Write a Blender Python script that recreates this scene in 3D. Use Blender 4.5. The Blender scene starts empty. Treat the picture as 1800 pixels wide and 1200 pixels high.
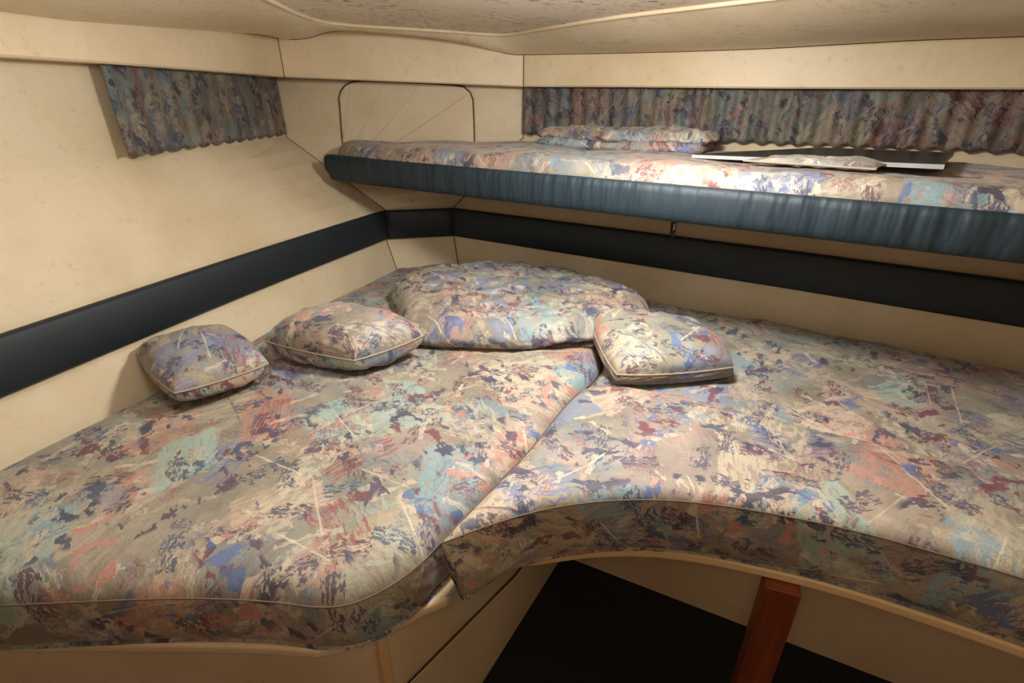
import bpy, bmesh, math, random
import numpy as np
from mathutils import Vector, Matrix, noise
from mathutils.geometry import delaunay_2d_cdt

C = bpy.context.scene.collection
scene = bpy.context.scene
H = 1.15                       # eye height of the camera above the cabin sole
PITCH = math.radians(25.5)
FPX = 900.0                    # focal length in pixels of the 1800 px wide frame

# ------------------------------------------------------------ camera, light, exposure
cam = bpy.data.cameras.new('camera'); cam.sensor_width = 36; cam.lens = 18.0
cam.clip_start = 0.02
co = bpy.data.objects.new('camera', cam); C.objects.link(co)
co.location = (0, 0, H); co.rotation_euler = (math.pi/2 - PITCH, 0, 0)
scene.camera = co

world = bpy.data.worlds.new('world'); scene.world = world; world.use_nodes = True
world.node_tree.nodes['Background'].inputs[0].default_value = (1.0, 0.85, 0.68, 1)
world.node_tree.nodes['Background'].inputs[1].default_value = 0.05

def area(name, loc, target, size, power, col, shape='DISK'):
    l = bpy.data.lights.new(name, 'AREA'); l.shape = shape; l.size = size
    if shape == 'RECTANGLE': l.size_y = size
    l.energy = power; l.color = col
    o = bpy.data.objects.new(name, l); C.objects.link(o); o.location = loc
    o.rotation_euler = (Vector(target) - Vector(loc)).to_track_quat('-Z', 'Y').to_euler()
    return o
# cabin ceiling lamp over the berth, and an added warm fill from behind the camera
area('ceiling_lamp_light', (0.20, 0.89, H+0.150), (0.14, 0.95, 0), 0.16, 5.2, (1.0, 0.96, 0.91))
area('rear_fill_light', (-0.10, -0.12, H+0.14), (-0.15, 0.6, 0.3), 0.25, 1.9, (1.0, 0.72, 0.48))

for loc, r, e in (((.16, .86, H+.138), .045, 8.0), ((-.45, .62, H+.12), .07, 3.0)):  # added fill lights with no lamp modelled, for the ceiling and left side
    pl = bpy.data.lights.new('fill_point_light', 'POINT'); pl.shadow_soft_size = r; pl.energy = e; pl.color = (1.0, .955, .90)
    po = bpy.data.objects.new('fill_point_light', pl); C.objects.link(po); po.location = loc

scene.view_settings.view_transform = 'Standard'
scene.view_settings.look = 'None'
scene.view_settings.gamma = 1
scene.view_settings.use_curve_mapping = False
scene.view_settings.exposure = 0.44

# ------------------------------------------------------------ small helpers
def ray(px, py):
    x = (px-900)/FPX; u = (600-py)/FPX
    return Vector((x, math.cos(PITCH)+u*math.sin(PITCH), -math.sin(PITCH)+u*math.cos(PITCH)))
def at(px, py, z):             # where the sight line meets the level z (relative to the eye)
    r = ray(px, py); t = z/r.z
    return (r.x*t, r.y*t)
def at3(px, py, z):
    x, y = at(px, py, z); return Vector((x, y, z+H))
def onv(px, py, a, b):         # where it meets the vertical plane through a and b
    nx, ny = b[1]-a[1], -(b[0]-a[0]); c = nx*a[0]+ny*a[1]
    r = ray(px, py); t = c/(nx*r.x+ny*r.y)
    return Vector((r.x*t, r.y*t, r.z*t+H))
ALB = .66                      # print and vinyl are duller than they look under the lamp
def srgb(r, g, b):
    f = lambda v: (v/255/12.92) if v/255 <= .04045 else ((v/255+.055)/1.055)**2.4
    return (f(r)*ALB, f(g)*ALB, f(b)*ALB, 1)

def link(name, me, mat, parent=None):
    o = bpy.data.objects.new(name, me); C.objects.link(o)
    if mat: me.materials.append(mat)
    if parent: o.parent = parent
    return o
def tag(o, label=None, cat=None, group=None, kind=None):
    for k, v in (('label', label), ('category', cat), ('group', group), ('kind', kind)):
        if v: o[k] = v
    return o
def empty(name, loc=(0, 0, 0)):
    o = bpy.data.objects.new(name, None); C.objects.link(o); o.location = loc; return o
def keep(o, root):             # parent while the mesh stays in world coordinates
    o.parent = root; o.matrix_parent_inverse = Matrix.Translation(-Vector(root.location)); return o
def mesh(name, verts, faces, mat, smooth=False, uv=None):
    me = bpy.data.meshes.new(name); me.from_pydata([tuple(v) for v in verts], [], faces)
    if uv is not None:
        l = me.uv_layers.new(name='UVMap')
        for lp in me.loops: l.data[lp.index].uv = uv[lp.vertex_index]
    if smooth: me.polygons.foreach_set('use_smooth', [True]*len(me.polygons))
    me.update()
    return link(name, me, mat)
def fix(o):
    bm = bmesh.new(); bm.from_mesh(o.data); bmesh.ops.recalc_face_normals(bm, faces=bm.faces)
    bm.to_mesh(o.data); bm.free(); return o
def slab(name, pts, thick, mat, bev=0.0):      # planar or slightly twisted polygon given thickness (vector)
    n = len(pts); t = Vector(thick)
    v = [Vector(p) for p in pts] + [Vector(p)+t for p in pts]
    f = [tuple(range(n)), tuple(range(2*n-1, n-1, -1))] + [(i, i+n, (i+1) % n+n, (i+1) % n) for i in range(n)]
    o = fix(mesh(name, v, f, mat))
    if bev:
        m = o.modifiers.new('b', 'BEVEL'); m.width = bev; m.segments = 3; m.limit_method = 'ANGLE'
    return o
def loft(name, rows, mat, smooth=True, closed=False, uvs=None):
    n = len(rows[0]); v = [p for r in rows for p in r]; f = []
    for i in range(len(rows)-1):
        for j in range(n if closed else n-1):
            k = (j+1) % n
            f.append((i*n+j, i*n+k, (i+1)*n+k, (i+1)*n+j))
    return mesh(name, v, f, mat, smooth, uvs)
def cap_ends(o):
    bm = bmesh.new(); bm.from_mesh(o.data)
    bmesh.ops.holes_fill(bm, edges=[e for e in bm.edges if e.is_boundary], sides=0)
    bmesh.ops.recalc_face_normals(bm, faces=bm.faces); bm.to_mesh(o.data); bm.free(); return o
def resample(pts, s, closed=True):
    P = [Vector(p) for p in pts]
    if closed: P = P+[P[0]]
    out = []
    for a, b in zip(P, P[1:]):
        n = max(1, round((b-a).length/s))
        for i in range(n): out.append(a.lerp(b, i/n))
    if not closed: out.append(P[-1])
    return out
def smooth_poly(pts, it=2, closed=True, keepers=()):   # Chaikin
    P = [Vector(p) for p in pts]; K = [i in keepers for i in range(len(P))]
    for _ in range(it):
        Q = []; KQ = []; n = len(P)
        for i in range(n):
            if not closed and i in (0, n-1): Q.append(P[i]); KQ.append(True); continue
            if K[i]: Q.append(P[i]); KQ.append(True); continue
            Q.append(P[i].lerp(P[i-1], .25)); Q.append(P[i].lerp(P[(i+1) % n], .25)); KQ += [False, False]
        P, K = Q, KQ
    return P
def tube(name, pts, r, mat, closed=False, seg=8):
    cu = bpy.data.curves.new(name, 'CURVE'); cu.dimensions = '3D'; cu.bevel_depth = r; cu.bevel_resolution = max(1, seg//4)
    sp = cu.splines.new('POLY'); sp.points.add(len(pts)-1)
    for i, p in enumerate(pts): sp.points[i].co = (*p, 1)
    sp.use_cyclic_u = closed; cu.use_fill_caps = not closed
    o = bpy.data.objects.new(name, cu)
    C.objects.link(o)
    me = bpy.data.meshes.new_from_object(o.evaluated_get(bpy.context.evaluated_depsgraph_get()))
    bpy.data.objects.remove(o); bpy.data.curves.remove(cu)
    me.name = name
    me.polygons.foreach_set('use_smooth', [True]*len(me.polygons))
    me.materials.clear()
    return link(name, me, mat)

# ------------------------------------------------------------ materials
class NT:
    def __init__(s, name, rough=0.6):
        s.m = bpy.data.materials.new(name); s.m.use_nodes = True; s.t = s.m.node_tree
        s.b = s.t.nodes['Principled BSDF']; s.b.inputs['Roughness'].default_value = rough
    def n(s, kind, ins=None, **kw):
        d = s.t.nodes.new(kind)
        for k, v in kw.items(): setattr(d, k, v)
        for k, v in (ins or {}).items():
            if hasattr(v, 'is_output'): s.t.links.new(v, d.inputs[k])
            else: d.inputs[k].default_value = v
        return d
    def math(s, op, a, b=0.0, c=0.0, clamp=False):
        d = s.n('ShaderNodeMath', {0: a, 1: b, 2: c}, operation=op); d.use_clamp = clamp; return d.outputs[0]
    def vm(s, op, a, b=(0, 0, 0)):
        d = s.n('ShaderNodeVectorMath', {0: a, 1: b}, operation=op); return d.outputs[0]
    def scale(s, a, k):
        return s.n('ShaderNodeVectorMath', {0: a, 'Scale': k}, operation='SCALE').outputs[0]
    def noise(s, vec, sc, det=2, rough=.5, dim='2D', col=False):
        d = s.n('ShaderNodeTexNoise', {'Vector': vec, 'Scale': sc, 'Detail': det, 'Roughness': rough}, noise_dimensions=dim)
        return d.outputs['Color' if col else 'Fac']
    def ss(s, v, lo, hi):
        return s.n('ShaderNodeMapRange', {'Value': v, 'From Min': lo, 'From Max': hi}, interpolation_type='SMOOTHSTEP').outputs[0]
    def mix(s, f, a, b, mode='MIX'):
        d = s.n('ShaderNodeMix', {0: f}, data_type='RGBA', blend_type=mode)
        for k, v in ((6, a), (7, b)):
            if hasattr(v, 'is_output'): s.t.links.new(v, d.inputs[k])
            else: d.inputs[k].default_value = v
        return d.outputs[2]
    def ramp(s, f, stops, interp='LINEAR'):
        d = s.n('ShaderNodeValToRGB', {0: f}); r = d.color_ramp; r.interpolation = interp
        while len(r.elements) > 1: r.elements.remove(r.elements[-1])
        r.elements[0].position = stops[0][0]; r.elements[0].color = stops[0][1]
        for p, c in stops[1:]:
            e = r.elements.new(p); e.color = c
        return d.outputs[0]
    def col(s, v):
        if hasattr(v, 'is_output'): s.t.links.new(v, s.b.inputs['Base Color'])
        else: s.b.inputs['Base Color'].default_value = v
    def bump(s, h, strength, dist):
        d = s.n('ShaderNodeBump', {'Strength': strength, 'Distance': dist, 'Height': h})
        s.t.links.new(d.outputs[0], s.b.inputs['Normal'])
    def sep(s, v):
        return s.n('ShaderNodeSeparateXYZ', {0: v}).outputs

def fabric_material(name='printed_fabric', tone=1.0):
    T = NT(name, .62)
    T.b.inputs['Sheen Weight'].default_value = .12
    uv = T.scale(T.n('ShaderNodeTexCoord').outputs['UV'], .78)
    wob = T.scale(T.vm('SUBTRACT', T.noise(uv, 9, 3, .6, col=True), (.5, .5, .5)), .022)
    wob2 = T.scale(T.vm('SUBTRACT', T.noise(uv, 70, 3, .65, col=True), (.5, .5, .5)), .008)
    W = T.vm('ADD', T.vm('ADD', uv, wob), wob2)
    base = T.ramp(T.noise(W, 13, 5, .6), [(.3, srgb(134, 126, 114)), (.45, srgb(160, 149, 132)), (.56, srgb(176, 162, 144)), (.7, srgb(194, 178, 158))])
    out = base
    def layer(out, sc, seed, a, b, pal, presence, lo, hi, strength, streak=(3, 24), src=W, edge=.15):
        P = T.vm('ADD', T.scale(src, sc), (seed, seed*1.7, 0))
        v = T.n('ShaderNodeTexVoronoi', {'Vector': P, 'Scale': 1.0, 'Randomness': .9}, voronoi_dimensions='2D')
        c = T.sep(v.outputs['Color'])
        loc = T.vm('SUBTRACT', P, v.outputs['Position'])
        # brush directions gather around two axes of the cloth
        ang = T.math('MULTIPLY', T.math('SUBTRACT', c[0], .5), 2.6)
        q = T.math('MULTIPLY', T.math('GREATER_THAN', T.math('FRACT', T.math('MULTIPLY', c[1], 7.3)), .62), 1.57)
        L = T.n('ShaderNodeVectorRotate', {'Vector': loc, 'Angle': T.math('ADD', ang, q)}, rotation_type='Z_AXIS').outputs[0]
        xyz = T.sep(L)
        bx = T.math('MAXIMUM', T.math('DIVIDE', T.math('ABSOLUTE', xyz[0]), a), T.math('DIVIDE', T.math('ABSOLUTE', xyz[1]), b))
        box = T.ss(bx, 1.0, 1.0-edge)
        sv = T.vm('ADD', T.vm('MULTIPLY', L, (streak[0], streak[1], 1)), v.outputs['Color'])
        st = T.noise(sv, 1.0, 3, .65)
        al = T.ss(T.math('ADD', st, T.math('MULTIPLY', T.math('SUBTRACT', box, 1), .5)), lo, hi)
        pres = T.math('LESS_THAN', c[2], presence)
        al = T.math('MULTIPLY', T.math('MULTIPLY', al, pres), strength)
        if len(pal) == 1: pc = pal[0]
        else: pc = T.ramp(T.math('FRACT', T.math('MULTIPLY', c[1], 3.7)), [(i/len(pal), p) for i, p in enumerate(pal)], 'CONSTANT')
        return T.mix(al, out, pc)
    S = srgb
    out = layer(out, 6.5, 3.1, 9, 9, [S(186,164,146), S(146,144,128), S(146,158,162), S(170,150,150), S(198,188,162), S(154,168,158), S(150,148,134)], 1, .38, .6, .7)
    out = layer(out, 8, 17.7, .62, .34, [S(204,150,132), S(172,200,190), S(214,200,176), S(138,150,182), S(216,190,170), S(144,178,190)], .8, .34, .52, .8)
    out = layer(out, 7.3, 41.3, .42, .24, [S(116,134,184), S(122,156,180), S(162,86,92), S(100,112,160)], .5, .46, .56, .8)
    out = layer(out, 6.2, 63.9, .85, .19, [S(222,210,186), S(214,192,170)], .7, .42, .6, .66, streak=(9, 14))
    out = layer(out, 13, 7.2, .5, .3, [S(120,132,150), S(186,196,186), S(150,112,122), S(204,160,148), S(160,152,128)], .6, .46, .56, .7)
    out = layer(out, 19, 88.1, .55, .26, [S(72,70,100), S(66,80,112), S(104,66,84), S(88,80,104)], .5, .47, .53, .85, streak=(5, 11))
    out = layer(out, 31, 51.5, .5, .3, [S(86,88,116), S(150,98,104), S(214,200,176), S(120,140,160)], .3, .48, .53, .75, streak=(5, 9))
    out = layer(out, 24, 23.4, .7, .1, [S(220,208,186), S(206,180,162)], .35, .42, .5, .8, streak=(2, 12))
    # jagged dark flecks in drifts
    q = T.vm('ADD', T.n('ShaderNodeVectorRotate', {'Vector': uv, 'Angle': .5}, rotation_type='Z_AXIS').outputs[0], wob)
    fl = T.noise(T.vm('MULTIPLY', q, (28, 50, 1)), 1.0, 4, .62)
    dr = T.noise(T.vm('ADD', q, (4, 9, 0)), 12, 2, .5)
    hue = T.noise(T.vm('ADD', q, (7, 2, 0)), 11, 1, .5)
    dark = T.ramp(hue, [(0, S(70,84,112)), (.42, S(66,64,94)), (.52, S(92,70,100)), (.6, S(124,62,74))], 'CONSTANT')
    k = T.math('MULTIPLY', T.ss(fl, .545, .575), T.ss(dr, .50, .57))
    out = T.mix(T.math('MULTIPLY', k, .88), out, dark)
    fl2 = T.noise(T.vm('ADD', T.vm('MULTIPLY', q, (52, 30, 1)), (3, 1, 0)), 1.0, 4, .65)
    dr2 = T.noise(T.vm('ADD', q, (14, 19, 0)), 9, 2, .5)
    k2 = T.math('MULTIPLY', T.ss(fl2, .55, .58), T.ss(dr2, .56, .62))
    out = T.mix(T.math('MULTIPLY', k2, .8), out, T.ramp(hue, [(0, S(214,150,138)), (.46, S(222,206,184)), (.55, S(96,122,176))], 'CONSTANT'))
    # thin drawn lines
    out = layer(out, 5.2, 12.6, .5, .011, [S(236,222,196), S(84,80,104), S(232,212,190)], .5, .3, .5, .7, streak=(5, 2), src=T.vm('ADD', uv, T.scale(wob, .25)), edge=.6)
    out = layer(out, 7.1, 33.2, .5, .013, [S(238,228,204), S(226,200,184)], .45, .3, .5, .7, streak=(5, 2), src=T.vm('ADD', uv, T.scale(wob, .25)), edge=.6)
    # tone of the weave
    fine = T.noise(uv, 420, 2, .6)
    out = T.mix(.35, out, T.ramp(fine, [(.3, (.35, .35, .35, 1)), (.7, (.68, .68, .68, 1))]), 'OVERLAY')
    out = T.n('ShaderNodeHueSaturation', {'Saturation': 1.03, 'Color': out}).outputs[0]
    out = T.mix(.04, out, S(150, 152, 140))
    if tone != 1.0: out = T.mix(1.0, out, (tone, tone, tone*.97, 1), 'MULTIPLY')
    T.col(out)
    h = T.math('ADD', T.math('MULTIPLY', T.noise(T.vm('ADD', uv, T.scale(wob, 2)), 14, 3, .5), 1.0), T.math('MULTIPLY', fine, .03))
    T.bump(h, .5, .022)
    return T.m

def cream_material(name, base=(203, 186, 152), dirt=.0, spots=.0):
    T = NT(name, .5)
    o = T.n('ShaderNodeTexCoord').outputs['Object']
    a, b = [tuple(min(1, x*1.5) for x in srgb(*q)[:3])+(1,) for q in (base, (base[0]-14, base[1]-17, base[2]-22))]
    c = T.mix(T.ss(T.noise(o, 3.0, 5, .6, '3D'), .35, .7), a, b)
    fine = T.noise(o, 45, 4, .7, '3D')
    c = T.mix(T.math('MULTIPLY', T.ss(fine, .55, .75), .25+dirt), c, srgb(194, 172, 138))
    if spots:
        s1 = T.noise(T.vm('MULTIPLY', o, (1, 2.2, 1)), 34, 2, .5, '3D'); s2 = T.noise(o, 4, 3, .6, '3D')
        k = T.math('MULTIPLY', T.ss(s1, .60, .67), T.ss(s2, .36, .54))
        c = T.mix(T.math('MULTIPLY', k, spots), c, srgb(112, 90, 76))
        s3 = T.noise(o, 90, 2, .5, '3D')
        c = T.mix(T.math('MULTIPLY', T.math('MULTIPLY', T.ss(s3, .6, .7), T.ss(s2, .4, .5)), spots*.6), c, srgb(120, 104, 84))
    T.col(c)
    T.bump(T.noise(o, 260, 2, .6, '3D'), .12, .002)
    return T.m
def plain(name, c, rough=.5, metal=0, bump=None):
    T = NT(name, rough); T.b.inputs['Metallic'].default_value = metal
    o = T.n('ShaderNodeTexCoord').outputs['Object']
    cc = srgb(*c); dd = tuple(x*.8 for x in cc[:3])+(1,)
    T.col(T.mix(T.noise(o, 18, 3, .6, '3D'), cc, dd))
    if bump: T.bump(T.noise(o, bump[0], 3, .6, '3D'), bump[1], bump[2])
    return T.m
def navy_material(name, c, rough, pucker):
    T = NT(name, rough)
    t = T.n('ShaderNodeTexCoord'); o = t.outputs['Object']; uv = t.outputs['UV']
    cc = srgb(*c); dd = tuple(x*.78 for x in cc[:3])+(1,)
    T.col(T.mix(T.noise(o, 9, 3, .6, '3D'), cc, dd))
    if pucker:
        a = T.noise(T.vm('MULTIPLY', uv, (26, 5, 1)), 1.0, 2, .5)
        T.bump(a, .7, .014)
    else:
        T.bump(T.noise(o, 300, 2, .5, '3D'), .2, .001)
    return T.m
def carpet_material():
    T = NT('carpet', .98)
    o = T.n('ShaderNodeTexCoord').outputs['Object']
    f = T.noise(o, 330, 3, .7, '3D')
    T.col(T.ramp(f, [(.3, srgb(18, 22, 27)), (.6, srgb(36, 42, 48)), (.8, srgb(66, 72, 72))]))
    T.bump(f, 1.0, .006)
    return T.m
def wood_material():
    T = NT('teak', .4)
    o = T.n('ShaderNodeTexCoord').outputs['Object']
    f = T.noise(T.vm('MULTIPLY', o, (40, 40, 3)), 1.0, 4, .6, '3D')
    T.col(T.ramp(f, [(.3, srgb(110, 48, 24)), (.7, srgb(160, 80, 42))]))
    return T.m

FAB = fabric_material()
FAB_CURTAIN = fabric_material('dark_curtain_print', .46)  # same print, multiplied darker for the curtains
CREAM = cream_material('cream_vinyl', (226, 209, 178), .05)
CREAM_WALL = cream_material('cream_hull_liner', (212, 198, 170), .1)
CEIL = cream_material('ceiling_liner', (238, 229, 212), .0, 1.0)
GEL = cream_material('cream_gelcoat', (222, 206, 178), 0)
PIPE = plain('piping_cord', (196, 180, 158), .7)
NAVY = navy_material('navy_vinyl', (34, 46, 54), .6, False)
NAVY_F = navy_material('navy_vinyl_puckered', (34, 55, 67), .6, True)
GASKET = plain('dark_gasket', (46, 38, 30), .7)
CARPET = carpet_material()
WOOD = wood_material()
BLACK = plain('black_surface', (22, 23, 26), .35)
WHITE = plain('white_edge', (200, 206, 206), .5)
METAL = plain('chrome', (200, 200, 200), .2, 1)
RIDGE = plain('door_ridge', (222, 198, 156), .6)
UNDER = plain('bunk_underside', (150, 126, 94), .6)

# ------------------------------------------------------------ key corners (x, y, z above the sole)
Z = lambda z: z+H
BED = -0.57
def st(o, kind='structure'): o['kind'] = kind; return o

# walls below the band: floor level up to the band, then flaring panels
# left hull line at bed, band and crease levels
L_bed  = [(-1.13, -.5), (-.98, .45), (-.80, .94), (-.690, 1.237), (-.434, 1.878)]
L_band = [(-1.17, -.5), (-1.02, .45), (-.84, .95), (-.712, 1.30), (-.470, 1.890)]
L_bant = [(-1.18, -.5), (-1.04, .45), (-.86, .98), (-.722, 1.36), (-.462, 1.895)]
L_crs  = [(-1.30, -.5), (-1.12, .45), (-.93, 1.0), (-.845, 1.40), (-.807, 1.966)]
C_bed, C_band, C_bant, C_crs = (-.205, 1.915), (-.222, 1.935), (-.218, 1.945), (.039, 1.925)
R_end = 1.36
def rl(off, x):  # right hull line, y at x
    return 1.794-.625*x+off
def R(off, x0): return [(x0, rl(off, x0)), (.45, rl(off+.0, .45)), (R_end, rl(off, R_end))]
R_bed  = [C_bed, (.428, 1.528), (.745, 1.372), (R_end, .985)]
R_band = [C_band, (.45, 1.535), (.745, 1.352), (R_end, .962)]
R_bant = [C_bant, (.45, 1.545), (.745, 1.362), (R_end, .972)]
R_crs  = [C_crs, (.50, 1.640), (.80, 1.452), (R_end+.1, 1.04)]
def lvl(line, z): return [Vector((x, y, Z(z))) for x, y in line]
def lvlz(line, zs): return [Vector((x, y, Z(z))) for (x, y), z in zip(line, zs)]
def strip(name, rows, mat, t):
    if len(rows[0]) > 3:       # fair the hull side into a smooth surface
        rows = [smooth_poly(r, 2, closed=False, keepers=()) for r in rows]
    R2 = []
    for a, b in zip(rows, rows[1:]):
        R2 += [[p.lerp(q, k/6) for p, q in zip(a, b)] for k in range(6)]
    o = loft(name, R2+[rows[-1]], mat, smooth=False)
    m = o.modifiers.new('s', 'SOLIDIFY'); m.thickness = t; m.offset = -1
    return o
zc = -.127
TOPZ = .24
wl = strip('wall_left', [lvl(L_bed, -1.16), lvl(L_bed, -.61), lvl(L_band, -.475), lvl(L_bant, -.371), lvl(L_crs, zc), lvl(L_crs, TOPZ)], CREAM_WALL, .02)
st(wl)
bl = [L_bed[-1], C_bed]; 
wb = strip('wall_back', [lvl([L_bed[-1], C_bed], -1.16), lvl([L_bed[-1], C_bed], -.61), lvl([L_band[-1], C_band], -.475), lvl([L_bant[-1], C_bant], -.371), lvl([L_crs[-1], C_crs], zc), lvl([L_crs[-1], C_crs], TOPZ)], CREAM_WALL, .02)
st(wb)
wr = strip('wall_right', [lvl(R_bed, -1.16), lvl(R_bed, -.61), lvl(R_band, -.475), lvl(R_bant, -.371), lvl(R_crs, zc), lvl(R_crs, TOPZ)], CREAM_WALL, .02)
st(wr)
# bulkhead closing the right end and the partition behind the camera
BA, BB = (1.40, 1.10), (.52, -.50)
st(slab('wall_front', [(-1.32, -.5, 0), (.52, -.5, 0), (.52, -.5, Z(TOPZ)), (-1.32, -.5, Z(TOPZ))], (0, -.03, 0), WOOD))
st(slab('wall_bulkhead', [(*BA, 0), (*BB, 0), (*BB, Z(TOPZ)), (*BA, Z(TOPZ))], (.026, -.014, 0), CREAM))
fl = st(slab('floor', [(-1.35, -.55, 0), (1.5, -.55, 0), (1.5, 2.05, 0), (-1.35, 2.05, 0)], (0, 0, -.03), CARPET))

WELT = plain('liner_welt', (112, 88, 60), .8)
# corner seams of the liner: thin dark welts where panels meet
def seam(pts, r=.0014, name='seam'):
    o = tube(name, pts, r, WELT); return o
s1 = [Vector((*L_bed[-1], Z(-.63))), Vector((*L_bed[-1], Z(-.61))), Vector((*L_band[-1], Z(-.475))), Vector((*L_bant[-1], Z(-.371))), Vector((*L_crs[-1], Z(zc))), Vector((*L_crs[-1], Z(.05)))]
s2 = [Vector((*C_bed, Z(-.61))), Vector((*C_band, Z(-.475))), Vector((*C_bant, Z(-.371))), Vector((*C_crs, Z(zc))), Vector((*C_crs, Z(.05)))]
for s in (s1, s2):
    o = seam([p+Vector((0, -.002, 0)) for p in s], .0016); o.parent = wb

# ------------------------------------------------------------ navy padded band (three lengths)
def padded(name, path, zl, zh, depth, mat):
    # path: xy points on the wall side; the pad bulges towards the room
    P = resample([(*p, 0) for p in path], .03, closed=False)
    hgt = zh-zl; r = .008
    prof = [(0, 0), (depth-r, 0), (depth-.003, .003), (depth, r), (depth+.0006, hgt*.5), (depth, hgt-r), (depth-.003, hgt-.003), (depth-r, hgt), (0, hgt)]
    rows = []; uvs = []; s = 0
    for i, base in enumerate(P):
        d = (P[min(i+1, len(P)-1)]-P[max(i-1, 0)]).normalized()
        nrm = Vector((d.y, -d.x, 0))
        if i: s += (P[i]-P[i-1]).length
        acc = 0; prev = (0, 0); row = []
        for u, w in prof:
            acc += math.hypot(u-prev[0], w-prev[1]); prev = (u, w)
            row.append(base+nrm*u+Vector((0, 0, Z(zl)+w))); uvs.append((s, acc))
        rows.append(row)
    o = loft(name, rows, mat, True, closed=True, uvs=uvs)
    return cap_ends(o)
bl_path = [(p.x, p.y) for p in smooth_poly([(x, y, 0) for x, y in L_band], 2, closed=False)]
b1 = st(padded('trim_1', bl_path, -.475, -.371, .018, NAVY))
b2 = st(padded('trim_2', [(-.464, 1.886), (-.216, 1.934)], -.475, -.371, .016, NAVY))
b3 = st(padded('trim_3', [(-.222, 1.936), (.45, 1.53), (.745, 1.35), (1.34, .97)], -.475, -.371, .016, NAVY))
def stud(name, loc, nrm, r, mat, h=.004):
    bm = bmesh.new()
    bmesh.ops.create_uvsphere(bm, u_segments=14, v_segments=8, radius=r)
    for v in bm.verts: v.co.z *= h/r
    me = bpy.data.meshes.new(name); bm.to_mesh(me); bm.free()
    me.polygons.foreach_set('use_smooth', [True]*len(me.polygons))
    o = link(name, me, mat); o.location = loc; o.rotation_euler = Vector(nrm).to_track_quat('Z', 'Y').to_euler(); return o

# ------------------------------------------------------------ soffit (vinyl covered facing below the ceiling)
SL = [(-1.20, -.48, .066), (-1.0, .45, .064), (-.83, 1.15, .063), (-.755, 1.70, .0615), (-.735, 1.86, .0590)]
SB = [(-.735, 1.86, .0590), (.037, 1.86, .031)]
SR = [(.037, 1.86, .031), (.35, 1.664, .027), (.66, 1.471, .021), (1.36, 1.033, .012)]
def soffit(name, line, n):
    pts = resample(line, .04, closed=False)
    low = [Vector((p.x, p.y, Z(p.z))) for p in pts]
    A, B = low[0], low[-1]; d = (B-A); d.z = 0; d.normalize(); back = Vector(n)
    rows = [[p+back*.075 for p in low], [p+back*.004+Vector((0, 0, -.001)) for p in low], [p+Vector((0, 0, .003)) for p in low], [Vector((p.x, p.y, Z(.215))) for p in low], [Vector((p.x, p.y, Z(.215)))+back*.075 for p in low]]
    o = loft(name, rows, CREAM, False)
    return fix(o)
t4 = st(soffit('trim_4', SL, (-1, 0, 0)))
t5 = st(soffit('trim_5', SB, (0, 1, 0)))
t6 = st(soffit('trim_6', SR, (.53, .848, 0)))
for x, y, z in (SB[0], SB[1]):
    o = seam([Vector((x, y-.001, Z(z))), Vector((x, y-.001, Z(.2)))], .0015); o.parent = t5

# ------------------------------------------------------------ ceiling: cove ring + flat mildewed liner
# outer edge = where the cove meets the soffit faces, inner edge = rim of the flat panel
out_px = [(450, 60), (472, 63), (493, 68)]
outL = [onv(px, py, (-.755, 1.70), (-.735, 1.86)) for px, py in out_px]
outB = [onv(px, py, (-.735, 1.86), (.037, 1.86)) for px, py in [(510, 69), (528, 68.5), (545, 66), (560, 61), (580, 55), (620, 51.5), (650, 50.5), (690, 50), (730, 52), (780, 57), (815, 66), (850, 78), (868, 86), (885, 93), (905, 96), (920, 96)]]
outR = [onv(px, py, (.037, 1.86), (.66, 1.471)) for px, py in [(960, 95.5), (1020, 94.5), (1080, 93.5), (1180, 91), (1270, 88), (1350, 85)]]
outer = [Vector((-1.20, -.48, Z(.135))), Vector((-1.0, .45, Z(.132))), Vector((-.84, 1.15, Z(.13)))] + outL + outB + outR + [Vector((.9, 1.32, Z(.115))), Vector((1.36, 1.033, Z(.11)))]
ZC = .178
inner_px = [(450, -14), (475, 0), (520, 22), (550, 33), (580, 40), (620, 44), (650, 46), (720, 50), (780, 54), (830, 58), (870, 60.5), (900, 60), (960, 49), (1030, 37.5), (1100, 27), (1200, 15), (1350, -3)]
def inz(px): return .178 if px < 700 else (.178-.012*(px-700)/200 if px < 900 else .166)
inner = [Vector((-.85, -.48, Z(.178))), Vector((-.66, .45, Z(.178))), Vector((-.56, 1.05, Z(.178)))] + [at3(px, py, inz(px)) for px, py in inner_px] + [Vector((.62, 1.0, Z(.166))), Vector((1.05, .76, Z(.166)))]
def arc_resample(P, n):
    L = [0]
    for a, b in zip(P, P[1:]): L.append(L[-1]+(b-a).length)
    out = []
    for i in range(n):
        t = L[-1]*i/(n-1); k = 0
        while k < len(L)-2 and L[k+1] < t: k += 1
        out.append(P[k].lerp(P[k+1], (t-L[k])/max(1e-9, L[k+1]-L[k])))
    return out
def para(P, n, corner=None):      # parametrise both rims by the same landmarks
    return arc_resample(P, n)
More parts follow.
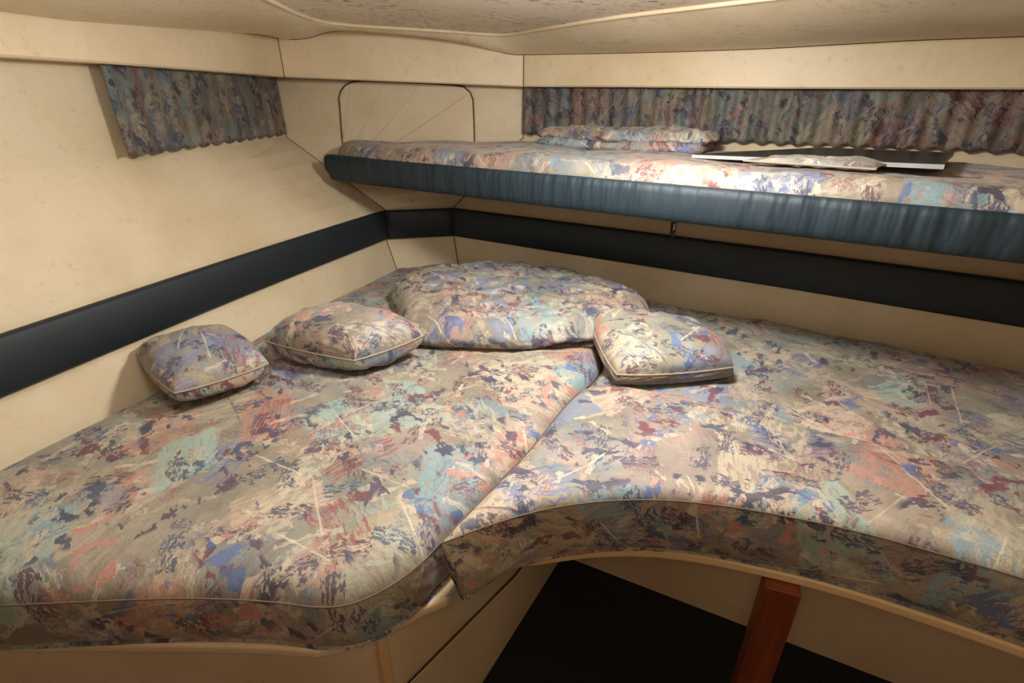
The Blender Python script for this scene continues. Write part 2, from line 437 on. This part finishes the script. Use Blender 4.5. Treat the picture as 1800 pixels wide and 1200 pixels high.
# landmarks: start, first corner, apex of the wave, right corner, end
oi = [0, 5, 5+10, 5+16, len(outer)-1]
ii = [0, 4, 9, 14-1, len(inner)-1]
O = []; I = []
for k, n in enumerate((40, 40, 40, 40)):
    O += arc_resample(outer[oi[k]:oi[k+1]+1], n)[(1 if k else 0):]
    I += arc_resample(inner[ii[k]:ii[k+1]+1], n)[(1 if k else 0):]
rows = []
for t in (0, .12, .3, .5, .7, .86, .95, 1):
    row = []
    for a, b in zip(O, I):
        p = a.lerp(b, t)
        d = (Vector((a.x, a.y, 0))-Vector((b.x, b.y, 0))).length
        row.append(p+Vector((0, 0, -.10*min(.25, d)*math.sin(math.pi*t)*0.6)))
    rows.append(row)
cove = loft('ceiling_cove', rows, cream_material('cove_liner', (236, 222, 194), .0, .2), True)
# flat panel
bm = bmesh.new()
vs = [bm.verts.new(p+Vector((0, 0, .002))) for p in I]
far = [bm.verts.new((1.05, -.48, Z(.17))), ]
f = bm.faces.new(vs+far)
bmesh.ops.triangulate(bm, faces=[f])
bmesh.ops.recalc_face_normals(bm, faces=bm.faces)
me = bpy.data.meshes.new('ceiling'); bm.to_mesh(me); bm.free()
ceil = st(link('ceiling', me, CEIL))
cove.parent = ceil
rim = tube('ceiling_welt', [p+Vector((0, 0, -.001)) for p in I], .0045, CREAM); rim.parent = ceil
sw = tube('seam', [p for p in O], .0016, WELT); sw.parent = ceil
lid = slab('ceiling_deck', [(-1.35, -.55, Z(.225)), (1.5, -.55, Z(.225)), (1.5, 2.05, Z(.225)), (-1.35, 2.05, Z(.225))], (0, 0, .02), CREAM); lid.parent = ceil

# ------------------------------------------------------------ cushions
def seg_dist(P, poly):
    A = np.array([(p[0], p[1]) for p in poly]); B = np.roll(A, -1, 0)
    D = np.full(len(P), 1e9)
    for a, b in zip(A, B):
        ab = b-a; L = (ab**2).sum()
        if L < 1e-12: continue
        t = np.clip(((P-a)@ab)/L, 0, 1)
        d = np.linalg.norm(P-(a+t[:, None]*ab), axis=1)
        D = np.minimum(D, d)
    return D
def inside(P, poly):
    A = np.array([(p[0], p[1]) for p in poly]); B = np.roll(A, -1, 0)
    c = np.zeros(len(P), bool)
    for (x1, y1), (x2, y2) in zip(A, B):
        m = ((y1 > P[:, 1]) != (y2 > P[:, 1]))
        if y1 != y2: c ^= m & (P[:, 0] < (x2-x1)*(P[:, 1]-y1)/(y2-y1)+x1)
    return c
def cushion(name, outline, zb, zs, crown, roll, mat=FAB, s=.011, rot=0., off=(0, 0), wr=(.0, 8), bulge=.006, side_n=6, extra=None, zbf=None, zsf=None, piping=.0013, side_wr=.0, shear=None):
    """boxed cushion: seam line at height zs, side wall down to zb, crowned top"""
    ol = resample([(p[0], p[1], 0) for p in outline], s)
    n = len(ol)
    area2 = sum(ol[i].x*ol[(i+1) % n].y-ol[(i+1) % n].x*ol[i].y for i in range(n))
    if area2 < 0: ol.reverse()
    xs = [p.x for p in ol]; ys = [p.y for p in ol]
    rng = random.Random(5)
    G = []
    y = min(ys); k = 0
    while y < max(ys):
        x = min(xs)+(s/2 if k % 2 else 0)
        while x < max(xs): G.append((x+rng.uniform(-1, 1)*s*.12, y+rng.uniform(-1, 1)*s*.12)); x += s
        y += s*.87; k += 1
    G = np.array(G)
    G = G[inside(G, ol)]; G = G[seg_dist(G, ol) > s*.55]
    pts = [Vector((p.x, p.y)) for p in ol]+[Vector(g) for g in G]
    vs, es, fs, *_ = delaunay_2d_cdt(pts, [(i, (i+1) % n) for i in range(n)], [], 1, 1e-6)
    P = np.array([(v.x, v.y) for v in vs]); D = seg_dist(P, ol)
    zsx = zsf or (lambda x, y: zs); zbx = zbf or (lambda x, y: zb)
    V = []; UV = []
    cr, sr = math.cos(rot), math.sin(rot)
    for (x, y), d in zip(P, D):
        t = min(1, d/roll)
        h = crown*math.sqrt(max(0, 1-(1-t)**2))
        w = noise.fractal(Vector((x*wr[1], y*wr[1], 3.3)), .9, 2.1, 3)*wr[0]*min(1, d/.03)
        z = zsx(x, y)+h+w
        if extra: z += extra(x, y, d)
        V.append((x, y, Z(z))); UV.append((x*cr-y*sr+off[0], x*sr+y*cr+off[1]))
    F = [tuple(f) for f in fs]
    # side wall
    nrm = []
    for i in range(n):
        e = ol[(i+1) % n]-ol[i-1]; nn = Vector((e.y, -e.x, 0)); nrm.append(nn.normalized() if nn.length else Vector((0, 0, 0)))
    # index of the outline vertices in the output
    idx = [int(np.argmin((P[:, 0]-p.x)**2+(P[:, 1]-p.y)**2)) for p in ol]
    prev = idx
    for k in range(1, side_n+1):
        t = k/side_n; cur = []
        for i in range(n):
            b = bulge*math.sin(math.pi*t)-(.006 if k == side_n else 0)
            if side_wr: b += noise.noise(Vector((ol[i].x*38, ol[i].y*38, t*3)))*side_wr*math.sin(math.pi*min(t, .9))
            p = ol[i]+nrm[i]*b
            if shear: p = p+shear(ol[i].x, ol[i].y)*t
            a, c = zsx(ol[i].x, ol[i].y), zbx(ol[i].x, ol[i].y)
            cur.append(len(V)); V.append((p.x, p.y, Z(a+(c-a)*t)))
            q = ol[i]+nrm[i]*(abs(a-c)*t)
            UV.append((q.x*cr-q.y*sr+off[0], q.x*sr+q.y*cr+off[1]))
        for i in range(n):
            j = (i+1) % n
            F.append((prev[i], cur[i], cur[j], prev[j]))
        prev = cur
    base = len(V)
    for (x, y) in P: V.append((x*.999, y*.999, Z(zbx(x, y)))); UV.append((x, y))
    F += [tuple(base+i for i in reversed(f)) for f in fs]
    o = mesh(name, V, F, mat, True, UV)
    if piping:
        pl = [Vector((p.x, p.y, Z(zsx(p.x, p.y)+.0005)))+nn*.0012 for p, nn in zip(ol, nrm)]
        pp = tube('piping', pl, piping, SEAMCORD, closed=True); pp.parent = o
    return o

# left berth mattress
left_out = [(-1.02, .44), (-.80, .445), (-.6, .455), (-.45, .463), (-.36, .461), (-.30, .456), (-.249, .448), (-.204, .453), (-.158, .485), (-.127, .520), (-.108, .553), (-.074, .602),
            (-.034, .656), (.025, .745), (.070, .832), (.113, .915), (.150, .978), (.198, 1.045), (.222, 1.12), (.215, 1.32), (.11, 1.68), (-.205, 1.895), (-.434, 1.862), (-.675, 1.250), (-.79, .95), (-.95, .50)]
lo = smooth_poly(left_out, 2, keepers=(0, 20, 21, 22, 23, 24, 25))
SEAMCORD = plain('seam_cord', (128, 112, 98), .8)
def left_extra(x, y, d):
    e = 0
    # two shallow quilting troughs and broad sag
    e -= .004*math.exp(-((x*.86-y*.5+.62)/.012)**2)
    e += .004*math.sin(x*9+y*5)
    return e
mL = cushion('berth_mattress', lo, -.682, -.594, .032, .075, wr=(.006, 7), rot=.55, off=(.2, .4), extra=left_extra, bulge=.004, side_wr=.006)
tag(mL, 'large printed berth mattress with rounded front corner, in front of the folded cover', 'mattress', 'fitted berth mattresses')

# crescent shaped filler cushion in front
fil = [(-.101, .531), (-.042, .563), (.044, .598), (.134, .616), (.224, .620), (.309, .610), (.39, .591), (.50, .556), (.62, .500), (.76, .425), (.88, .36), (1.03, .585),
       (.86, .655), (.70, .735), (.60, .785), (.499, .834), (.418, .883), (.337, .926), (.247, .955), (.19, .966), (.157, .955), (.119, .905), (.078, .828), (.033, .740), (-.026, .650), (-.064, .590)]
fo = smooth_poly(fil, 2, keepers=(0, 10, 11))
mF = cushion('filler_cushion', fo, -.680, -.570, .016, .035, wr=(.004, 8), rot=-.35, off=(3.1, 1.4), bulge=.003, side_wr=.008, shear=lambda x, y: Vector((.026, -.012, 0))*math.exp(-((x+.10)/.09)**2-((y-.53)/.09)**2),
             extra=lambda x, y, d: -.0035*math.exp(-((y-.70+.06*x)/.010)**2))
tag(mF, 'crescent-shaped printed filler cushion with a curved front edge over the dark floor', 'mattress', 'fitted berth mattresses')

# rear mattress along the hull side, under the upper bunk
rear = [(.209, 1.05), (.165, .983), (.20, .975), (.25, .963), (.34, .934), (.421, .891), (.503, .842), (.70, .743), (.86, .663), (1.035, .60), (1.30, .985), (.745, 1.358), (.43, 1.512), (.12, 1.70), (.225, 1.33), (.232, 1.12)]
mR = cushion('berth_mattress', smooth_poly(rear, 1, keepers=(9, 10, 11, 12, 13)), -.682, -.592, .017, .04, wr=(.008, 7), rot=1.9, off=(6.3, 2.2), bulge=.003)
tag(mR, 'printed berth mattress in shade along the wall under the upper bunk', 'mattress', 'fitted berth mattresses')
# raised rumpled far edge of the rear mattress

# big folded quilted cover
cov = [at(*p) for p in [(706, 588, -.54), (712, 550, -.52), (700, 515, -.51), (690, 489, -.49), (715, 474, -.49), (745, 464, -.485), (800, 453, -.48), (850, 448, -.475), (905, 448, -.475), (955, 452, -.475), (1000, 464, -.485), (1050, 482, -.50), (1095, 505, -.51), (1135, 532, -.53), (1140, 570, -.54), (1080, 590, -.545), (1040, 600, -.545), (950, 606, -.545), (880, 604, -.545), (800, 602, -.545), (740, 598, -.545)]]
def ridged(x, y, f, s):
    v = noise.noise(Vector((x*f, y*f, s))); return 1-abs(v)*2
def cov_extra(x, y, d):
    e = 0
    k = min(1, d/.03)
    e += .016*k*math.exp(-((x+.10)**2/.10+(y-1.45)**2/.03))
    e += .0065*k*ridged(x+.1*noise.noise(Vector((x*5, y*5, 1))), y*1.3, 16, 2.2)
    e += .0034*k*ridged(x*1.4, y*.8, 33, 7.1)
    # stitched quilting rows
    for c, a in ((.0, 1), ):
        u = (x*.97+y*.22); 
        g = (u*8.0) % 1.0
        e -= .0045*k*math.exp(-((g-.5)/.06)**2)
    v = (y-.20*x*0.3); g = (v*7.0+.2) % 1.0
    e -= .0045*k*math.exp(-((g-.5)/.05)**2)
    return e
mC = cushion('folded_cover', smooth_poly(cov, 1, keepers=(3,)), -.566, -.520, .022, .05, rot=.1, off=(9.3, 5.1), wr=(.008, 11), bulge=.010, s=.0075, extra=cov_extra, side_wr=.008, piping=.0,
             zbf=lambda x, y: -.562+(.017*max(0, min(1, (x-.04)/.09)) if y < 1.25 else 0))
tag(mC, 'rumpled quilted cover folded over at the back of the berth between two pillows', 'cover')
# turned-back lip of the cover at its right front
lip_pts = [at(*p) for p in [(955, 611, -.56), (1000, 610, -.56), (1055, 608, -.56), (1075, 575, -.56), (1000, 575, -.56), (950, 590, -.56)]]
lp = cushion('under_fold', smooth_poly(lip_pts, 1), -.564, -.556, .004, .015, rot=.4, off=(1.3, 7.1), wr=(.002, 20), s=.008, piping=0, side_n=2, bulge=.002)
lp.parent = mC

# ------------------------------------------------------------ pillows
def pillow(name, c, up, dn, n=40, rot=0, off=(0, 0), side=0.0, wr=.004, seed=1.0, pinch=.045, expo=.42, round_=.0, sag=None):
    """c: four seam corners (world, counter-clockwise); bulges above by up and below by dn"""
    c = [Vector(p) for p in c]
    size = ((c[1]-c[0]).length+(c[3]-c[0]).length)/2
    def pos(u, v):
        # pull the middle of each edge inwards a little; round the corners
        uu = 2*u-1; vv = 2*v-1
        k = pinch
        uu2 = uu*(1-k*(1-vv*vv)); vv2 = vv*(1-k*(1-uu*uu))
        if round_:
            r = 1-round_*(uu*uu*vv*vv); uu2 *= r; vv2 *= r
        u, v = (uu2+1)/2, (vv2+1)/2
        return (c[0]*(1-u)*(1-v)+c[1]*u*(1-v)+c[2]*u*v+c[3]*(1-u)*v)
    V = []; UV = []; F = []
    def grid(sign, amp, uo):
        base = len(V)
        for i in range(n+1):
            for j in range(n+1):
                # denser rows near the rims
                u = .5-.5*math.cos(math.pi*i/n); v = .5-.5*math.cos(math.pi*j/n)
                e = (4*u*(1-u))*(4*v*(1-v))
                h = amp*(e**(expo if sign > 0 else .24)) if e > 0 else 0
                p = pos(u, v)
                edge = min(1, e*6)
                # corner puckers and loose creases
                a = math.atan2(v-.5, u-.5)
                rad = math.hypot(u-.5, v-.5)
                cr = noise.noise(Vector((math.cos(a)*5+seed, math.sin(a)*5, rad*2)))*wr*1.6*min(1, rad*2.2)
                w = noise.fractal(Vector((u*3.2+seed, v*3.2, sign*2)), .9, 2, 3)*wr+cr
                z = sign*h+w*edge
                if side and sign > 0: z += 0
                q = p+Vector((0, 0, z))
                if side and sign < 0: q = p+Vector((0, 0, -side+z))
                V.append(tuple(q)); UV.append(None)
        G = np.array(V[base:]).reshape(n+1, n+1, 3)
        du = np.zeros((n+1, n+1)); dv = np.zeros((n+1, n+1))
        du[1:] = np.cumsum(np.linalg.norm(np.diff(G, axis=0), axis=2), axis=0); du -= du[n//2]
        dv[:, 1:] = np.cumsum(np.linalg.norm(np.diff(G, axis=1), axis=2), axis=1); dv -= dv[:, n//2:n//2+1]
        for i in range(n+1):
            for j in range(n+1):
                a, b = du[i, j], dv[i, j]
                UV[base+i*(n+1)+j] = (a*math.cos(rot)-b*math.sin(rot)+off[0]+uo, a*math.sin(rot)+b*math.cos(rot)+off[1])
        for i in range(n):
            for j in range(n):
                a = base+i*(n+1)+j; f = (a, a+n+1, a+n+2, a+1)
                F.append(f if sign > 0 else tuple(reversed(f)))
        return base
    b0 = grid(1, up, 0); b1 = grid(-1, dn, 1.7)
    ring = [(i, 0) for i in range(n)]+[(n, j) for j in range(n)]+[(i, n) for i in range(n, 0, -1)]+[(0, j) for j in range(n, 0, -1)]
    ra = [b0+i*(n+1)+j for i, j in ring]; rb = [b1+i*(n+1)+j for i, j in ring]
    m = len(ring)
    if side:
        cen = sum((Vector(V[k]) for k in ra), Vector())/m
        mid = []
        for a, b in zip(ra, rb):
            p = (Vector(V[a])+Vector(V[b]))/2; d = (p-cen); d.z = 0
            d = d.normalized()*.004
            mid.append(len(V)); V.append(tuple(p+d)); UV.append((UV[a][0]+.03, UV[a][1]+.04))
        for i in range(m):
            j = (i+1) % m
            F.append((ra[i], mid[i], mid[j], ra[j])); F.append((mid[i], rb[i], rb[j], mid[j]))
    else:
        for i in range(m):
            j = (i+1) % m
            F.append((ra[i], rb[i], rb[j], ra[j]))
    o = mesh(name, V, F, FAB, True, UV)
    if not side:
        bm = bmesh.new(); bm.from_mesh(o.data); bmesh.ops.remove_doubles(bm, verts=bm.verts, dist=1e-5); bmesh.ops.recalc_face_normals(bm, faces=bm.faces); bm.to_mesh(o.data); bm.free()
    else: fix(o)
    pp = tube('piping', [Vector(V[k]) for k in ra], .0021, PIPE, closed=True); pp.parent = o
    return o
# left throw pillow
pf = at3(624, 637, -.508); pl_ = at3(456, 600, -.500); pr = at3(754, 589, -.505)
pb = pl_+pr-pf; pb.z = Z(-.49)
p1 = pillow('throw_pillow', [pf, pr, pb, pl_], .074, .056, rot=.6, off=(2.3, 8.4), seed=2.2, pinch=.0, expo=.36, round_=.07)
tag(p1, 'plump printed square pillow with cream piping, beside the cream wall on the left mattress', 'pillow', 'printed throw pillows')
# right throw pillow, boxed edge
qa = at3(1078, 664, -.540); qb = at3(1300, 648, -.535); qd = at3(1031, 552, -.510)
qc = at3(1232, 578, -.525)
p2 = pillow('throw_pillow', [qa, qb, qc, qd], .058, .006, rot=-.3, off=(5.2, 4.4), side=.022, seed=5.1, pinch=-.01, round_=.08, expo=.33)
tag(p2, 'flatter printed pillow with boxed edge, on the seam beside the folded cover', 'pillow', 'printed throw pillows')
# pillow cut by the frame at the left
ra_ = at3(487, 655, -.51); s_ = .36
p3 = pillow('throw_pillow', [at3(300, 700, -.51), at3(487, 640, -.51), at3(400, 575, -.50), at3(225, 620, -.50)], .055, .05, rot=1.3, off=(7.7, .4), seed=9.4, round_=.12)
tag(p3, 'outermost printed pillow, on the far side of the plump pillow by the cream wall', 'pillow', 'printed throw pillows')

# ------------------------------------------------------------ upper bunk
fa, fb = Vector((-.614, 1.80, 0)), Vector((1.10, .683, 0))
fd = (fb-fa).normalized(); fn = Vector((fd.y, -fd.x, 0))   # towards the room
if fn.y > 0: fn = -fn
bunk = empty('upper_bunk', (.2, 1.5, Z(-.25)))
tag(bunk, 'upper bunk shelf with padded navy blue vinyl front edge', 'bunk')
# padded front
NF = 90
rows = []; uvs = []
hgt = .082
for i in range(NF+1):
    t = i/NF; base = fa.lerp(fb, t); s = (fb-fa).length*t
    row = []; k = 0
    for (u, w) in [(-.02, hgt), (-.002, hgt+.001), (.008, hgt-.002), (.014, hgt-.010), (.016, hgt*.75), (.017, hgt*.5), (.016, hgt*.25), (.013, .008), (.006, .001), (-.02, 0)]:
        ww = w
        # rounded lower left corner of the front
        endr = .045
        if s < endr:
            lift = endr-math.sqrt(max(0, endr**2-(endr-s)**2)); ww = max(w, lift*.9) if w < hgt*.95 else w
        p = base+fn*(u+.0018*noise.noise(Vector((s*40, w*12, 0)))*math.sin(math.pi*w/hgt))+Vector((0, 0, Z(-.254)+ww))
        row.append(p); uvs.append((s, w))
    rows.append(row)
fr = cap_ends(loft('padded_front', rows, NAVY_F, True, closed=True, uvs=uvs))
keep(fr, bunk)
# board
bd = [(fa.x+.0, fa.y, 0), (fb.x, fb.y, 0), (1.36, 1.00, 0), (.78, 1.40, 0), (.47, 1.59, 0), (-.10, 1.915, 0), (-.55, 1.93, 0), (-.60, 1.85, 0)]
board = slab('shelf_board', [(x, y, Z(-.252)) for x, y, z in bd], (0, 0, .06), UNDER); keep(board, bunk)
# support strap / bracket below
bp = onv(1185, 400, (fa.x, fa.y+.06), (fb.x, fb.y+.06))
brk = slab('support_bracket', [bp+Vector((-.006, 0, .03)), bp+Vector((.006, 0, .03)), bp+Vector((.005, 0, -.022)), bp+Vector((-.005, 0, -.022))], (0, .012, 0), BLACK, .001); keep(brk, bunk)
bolt = stud('bolt', bp+Vector((0, -.001, .003)), (0, -1, 0), .0028, METAL, .002); bolt.scale = (1, 3.2, 1); keep(bolt, bunk)

# bunk mattress
bm_out = [(fa.x+.03, fa.y+.005), (fa.x+.1, fa.y-.058)]+[tuple((fa.lerp(fb, t))[:2]) for t in (.12, .3, .5, .7, .85, .985)]+[(1.33, 1.02), (.80, 1.415), (.50, 1.60), (.05, 1.88), (-.10, 1.905), (-.53, 1.925), (-.575, 1.89)]
def bx_extra(x, y, d):
    return .003*math.sin(x*21)*min(1, d/.04)
mB = cushion('bunk_mattress', smooth_poly(bm_out, 1, keepers=(7, 8, 9, 10, 11)), -.192, -.160, .026, .045, rot=.58, off=(12.1, 3.4), wr=(.003, 9), bulge=.004, side_n=3, extra=bx_extra, s=.013, piping=0)
tag(mB, 'printed mattress lying on the navy-edged upper bunk', 'mattress')

# folded cover on the bunk: two crumpled layers
BT = -.131
def flat_layer(name, px, z, th, seed, off, wrf=(.005, 18)):
    pts = [at(*p) for p in px]
    return cushion(name, smooth_poly(pts, 1), z, z+th*.55, th*.45, .012, rot=seed, off=off, wr=wrf, s=.008, piping=0, side_n=3, bulge=.003, side_wr=.006)
def rl_pts(lst, zz): return [(*Vector(p), zz) for p in lst]
def quad_on_bunk(s0, s1, d0, d1, jit, seed):
    # coordinates along the bunk (s) and in from its front edge (d)
    rng = random.Random(seed); pts = []
    N = 7
    for i in range(N): pts.append((s0+(s1-s0)*i/(N-1), d0))
    for i in range(4): pts.append((s1, d0+(d1-d0)*(i+1)/5))
    for i in range(N): pts.append((s1-(s1-s0)*i/(N-1), d1))
    for i in range(4): pts.append((s0, d1-(d1-d0)*(i+1)/5))
    out = []
    for s, d in pts:
        d -= .05*(s-s0)/(s1-s0)*(1-(s-s0)/(s1-s0))*3*(d < .34)
        p = fa+fd*(s+rng.uniform(-jit, jit))-fn*(d+rng.uniform(-jit, jit)); out.append((p.x, p.y))
    return out
q1 = cushion('folded_cover', smooth_poly(quad_on_bunk(.64, 1.13, .29, .42, .010, 3), 1), -.136, -.118, .010, .014, rot=.9, off=(15.2, .6), wr=(.012, 22), s=.008, piping=0, side_n=3, bulge=.003, side_wr=.006)
q2 = cushion('upper_fold', smooth_poly(quad_on_bunk(.63, 1.15, .30, .425, .012, 8), 1), -.112, -.096, .012, .016, rot=.2, off=(16.4, 2.6), wr=(.018, 20), s=.008, piping=0, side_n=3, bulge=.005, side_wr=.016)
q2.parent = q1
tag(q1, 'crumpled printed cover folded flat on the upper bunk below the curtain', 'cover')

# dark board with a white edge on the bunk
p0 = at3(1212, 271, -.131); p1_ = at3(1352, 267, -.121); p2_ = at3(1500, 263, -.112)
dk = fa+fd*1.16
def bunk_pt(s, d, z): 
    p = fa+fd*s-fn*d; return Vector((p.x, p.y, Z(z)))
tb = slab('loose_board', [bunk_pt(1.155, .155, -.1305), bunk_pt(1.62, .11, -.1205), bunk_pt(1.66, .36, -.118), bunk_pt(1.40, .375, -.120)], (0, 0, .008), BLACK)
eg = slab('white_edging', [bunk_pt(1.15, .153, -.1312), bunk_pt(1.625, .107, -.1212), bunk_pt(1.625, .107, -.1130), bunk_pt(1.15, .153, -.1240)], fn*.006, WHITE); eg.parent = tb
tag(tb, 'black board with white edge strip lying on the upper bunk', 'board')
# light pillow end on the bunk at the right
pz = pillow('small_cushion', [bunk_pt(1.275, .10, -.126), bunk_pt(1.52, .06, -.124), bunk_pt(1.54, .12, -.118), bunk_pt(1.33, .14, -.120)], .012, .006, n=24, rot=.4, off=(20.2, 3.1), seed=3.3)
tag(pz, 'pale printed cushion lying in front of the black board on the upper bunk', 'cushion')

# ------------------------------------------------------------ curtains
def curtain(name, a, b, top, bot, pleat, n_amp=.0075, off=(0, 0), zig=.01):
    A, B = Vector((*a, 0)), Vector((*b, 0)); d = (B-A).normalized(); nn = Vector((d.y, -d.x, 0))
    if nn.y > 0: nn = -nn
    if abs(d.x) < .3: nn = Vector((1, 0, 0))
    L = (B-A).length; N = int(L/.004); M = 16
    V = []; UV = []; F = []
    for i in range(N+1):
        s = L*i/N
        ph = s/pleat*2*math.pi+.8*noise.noise(Vector((s*7, 3, 0)))
        wv = math.sin(ph)
        sharp = (abs(wv)**.7)*(1 if wv > 0 else -1)
        for j in range(M+1):
            t = j/M
            amp = n_amp*(.55+.45*t)*(.9+.3*noise.noise(Vector((s*11, t*2, 5))))
            u = .006+amp*(1+sharp)*.8+.0015*noise.noise(Vector((s*60, t*9, 1)))
            z = top+(bot-top)*t+(zig*(sharp*.5) if j == M else zig*(sharp*.5)*t**6)
            p = A+d*s+nn*u
            V.append((p.x, p.y, Z(z))); UV.append((s*1.5+off[0], -t*(top-bot)+off[1]))
    for i in range(N):
        for j in range(M):
            a_ = i*(M+1)+j; F.append((a_, a_+1, a_+M+2, a_+M+1))
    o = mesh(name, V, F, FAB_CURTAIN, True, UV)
    m = o.modifiers.new('s', 'SOLIDIFY'); m.thickness = .0012
    return o
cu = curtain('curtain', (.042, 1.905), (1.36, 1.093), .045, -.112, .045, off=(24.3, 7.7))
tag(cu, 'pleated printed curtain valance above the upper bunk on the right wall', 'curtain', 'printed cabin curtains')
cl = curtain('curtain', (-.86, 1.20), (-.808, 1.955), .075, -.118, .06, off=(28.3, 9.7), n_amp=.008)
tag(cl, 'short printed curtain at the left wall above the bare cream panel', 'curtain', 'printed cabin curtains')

# ------------------------------------------------------------ locker door in the back wall
ya = Vector((L_crs[-1][0], L_crs[-1][1], 0)); yb = Vector((C_crs[0], C_crs[1], 0))
def bk(px, py, fwd=.0):
    p = onv(px, py, (ya.x, ya.y-fwd), (yb.x, yb.y-fwd)); return p
dpx = [(603, 262), (600, 225), (598, 195), (596, 172), (599, 160), (607, 150), (620, 144), (640, 142), (700, 144), (760, 147), (800, 150), (815, 153), (826, 162), (831, 175), (832, 195), (833, 225), (834, 262)]
pts = [bk(x, y, .008) for x, y in dpx]
SOFTSEAM = plain('shadow_seam', (120, 98, 70), .8)
door = slab('door_1', pts, (0, .010, 0), CREAM_WALL, .004); st(door)
gk = tube('gap_shade', [p+Vector((0, .003, 0)) for p in pts], .0034, SOFTSEAM); gk.parent = door  # dark tube standing in for the shadow gap around the door
for a, b in (((616, 152), (604, 244)), ((671, 152), (628, 246)), ((735, 153), (656, 247)), ((817, 169), (700, 247))):
    r = tube('ridge', [bk(*a, .0075), bk((a[0]*.5+b[0]*.5)+2, (a[1]+b[1])/2, .0075), bk(*b, .0085)], .0024, CREAM_WALL); r.parent = door
cap = stud('screw_cap', onv(723, 354, (L_bant[-1][0], L_bant[-1][1]+.003), (C_bant[0], C_bant[1]-.004)), (0, -1, .3), .0045, WHITE, .003); cap.parent = wb
scr = stud('screw', onv(1277, 470, (.45, 1.53-.02), (.745, 1.35-.02)), (-.5, -.85, 0), .004, plain('dull_screw', (70, 72, 70), .4, .6), .002); scr.parent = b3

# ------------------------------------------------------------ berth base
P1, P2 = Vector((.138, 1.03, 0)), Vector((-.19, .482, 0))     # foot of the inner face
fd1 = (P1-P2).normalized(); n1 = Vector((fd1.y, -fd1.x, 0))   # towards the foot well
base = empty('berth_platform', (-.3, 1.2, 0))
tag(base, 'cream moulded berth platform with a grooved side panel under the large rounded mattress', 'berth platform')
ledge = [(-1.0, .46), (-.45, .458), (-.34, .455), (-.27, .450), (-.205, .464), (-.165, .492), (-.134, .512), (-.098, .530), (-.08, .58), (.138, .99), (.138, 1.03), (.20, 1.10), (.03, 1.72), (-.205, 1.89), (-.42, 1.85), (-.66, 1.25), (-.94, .5)]
ld = slab('ledge', [(x, y, Z(-.683)) for x, y in ledge], (0, 0, -.020), GEL, .006); keep(ld, base)
zf = -1.15
def face_pt(s, z, out=0): p = P2+fd1*s+n1*out; return Vector((p.x, p.y, Z(z)))
Ls = (P1-P2).length
# groove: height falls along the face
def gz(s): return -.845-.115*s/.38*1.0 if s < .38 else -.96-.1*(s-.38)
up = [face_pt(0.0, -.70), face_pt(Ls, -.70), face_pt(Ls, gz(Ls)), face_pt(.38, gz(.38)), face_pt(.2, gz(.2)), face_pt(0.0, gz(0))]
pu = slab('upper_panel', up, -n1*.02, GEL, .003); keep(pu, base)
lw = [face_pt(0.0, gz(0)-.004, .004), face_pt(.2, gz(.2)-.004, .004), face_pt(.38, gz(.38)-.004, .004), face_pt(Ls, gz(Ls)-.004, .004), face_pt(Ls, zf, .004), face_pt(0, zf, .004)]
pw = slab('lower_panel', lw, -n1*.02, GEL, .004); keep(pw, base)
stp = slab('corner_strip', [face_pt(-.006, -.70, .003), face_pt(.010, -.70, .003), face_pt(.010, zf, .003), face_pt(-.006, zf, .003)], -n1*.012, cream_material('strip_cream', (222, 192, 146)), .002); keep(stp, base)
gt = tube('groove', [face_pt(q*Ls, gz(q*Ls)-.002, .003) for q in (0, .25, .5, .594, .8, 1)], .0018, GASKET); keep(gt, base)
bc = slab('core', [face_pt(.0, -.702, -.018), face_pt(Ls, -.702, -.018), face_pt(Ls, zf, -.018), face_pt(0, zf, -.018)], -n1*.01, GASKET); keep(bc, base)
# outer face turning left, gently curved
of = smooth_poly([(-.192, .482, 0), (-.215, .470, 0), (-.26, .463, 0), (-.33, .468, 0), (-.45, .475, 0), (-.75, .478, 0), (-1.02, .478, 0)], 2, closed=False)
rows = [[Vector((p.x, p.y+o, Z(z))) for p in of] for z, o in ((-.70, 0), (-.715, .001), (-.74, .004), (-.9, .006), (zf, .006))]
fo_ = loft('outer_panel', rows, GEL, True); keep(fo_, base)
# rear berth base (dark face seen under the filler cushion)
base2 = empty('berth_platform', (.6, 1.0, 0))
tag(base2, 'cream berth platform with curved lip under the crescent-shaped cushion, behind the dark floor', 'berth platform')
Q1, Q2 = Vector((.138, 1.03, 0)), Vector((1.12, .542, 0))
nq = Vector((.445, .896, 0))
fc2 = slab('front_panel', [Vector((*Q1[:2], 0)), Vector((*Q2[:2], 0)), Vector((Q2.x, Q2.y, Z(-.70))), Vector((Q1.x, Q1.y, Z(-.70)))], nq*.02, GEL); keep(fc2, base2)
# plywood flange under the filler
fg = [(x, y) for x, y in fil]
fgp = smooth_poly([(-.03, .60), (.03, .603), (.08, .612), (.134, .621), (.224, .624), (.309, .611), (.39, .589), (.50, .552), (.62, .495), (.76, .420), (.88, .355), (1.03, .585), (1.1, .56), (1.3, .95), (.745, 1.345), (.43, 1.50), (.25, 1.6), (.215, 1.06), (.145, 1.0), (.10, .93)], 1, keepers=(10, 11, 12, 13, 14, 15))
flg = slab('flange', [(p.x, p.y, Z(-.683)) for p in fgp], (0, 0, -.018), cream_material('flange_cream', (216, 188, 146)), .004); keep(flg, base2)
# teak post
post = slab('teak_post', [(.403, .566, 0), (.452, .548, 0), (.452, .548, Z(-.702)), (.403, .566, Z(-.702))], (.012, .035, 0), WOOD, .003)
tag(post, 'reddish teak support post under the front edge of the filler cushion', 'post')
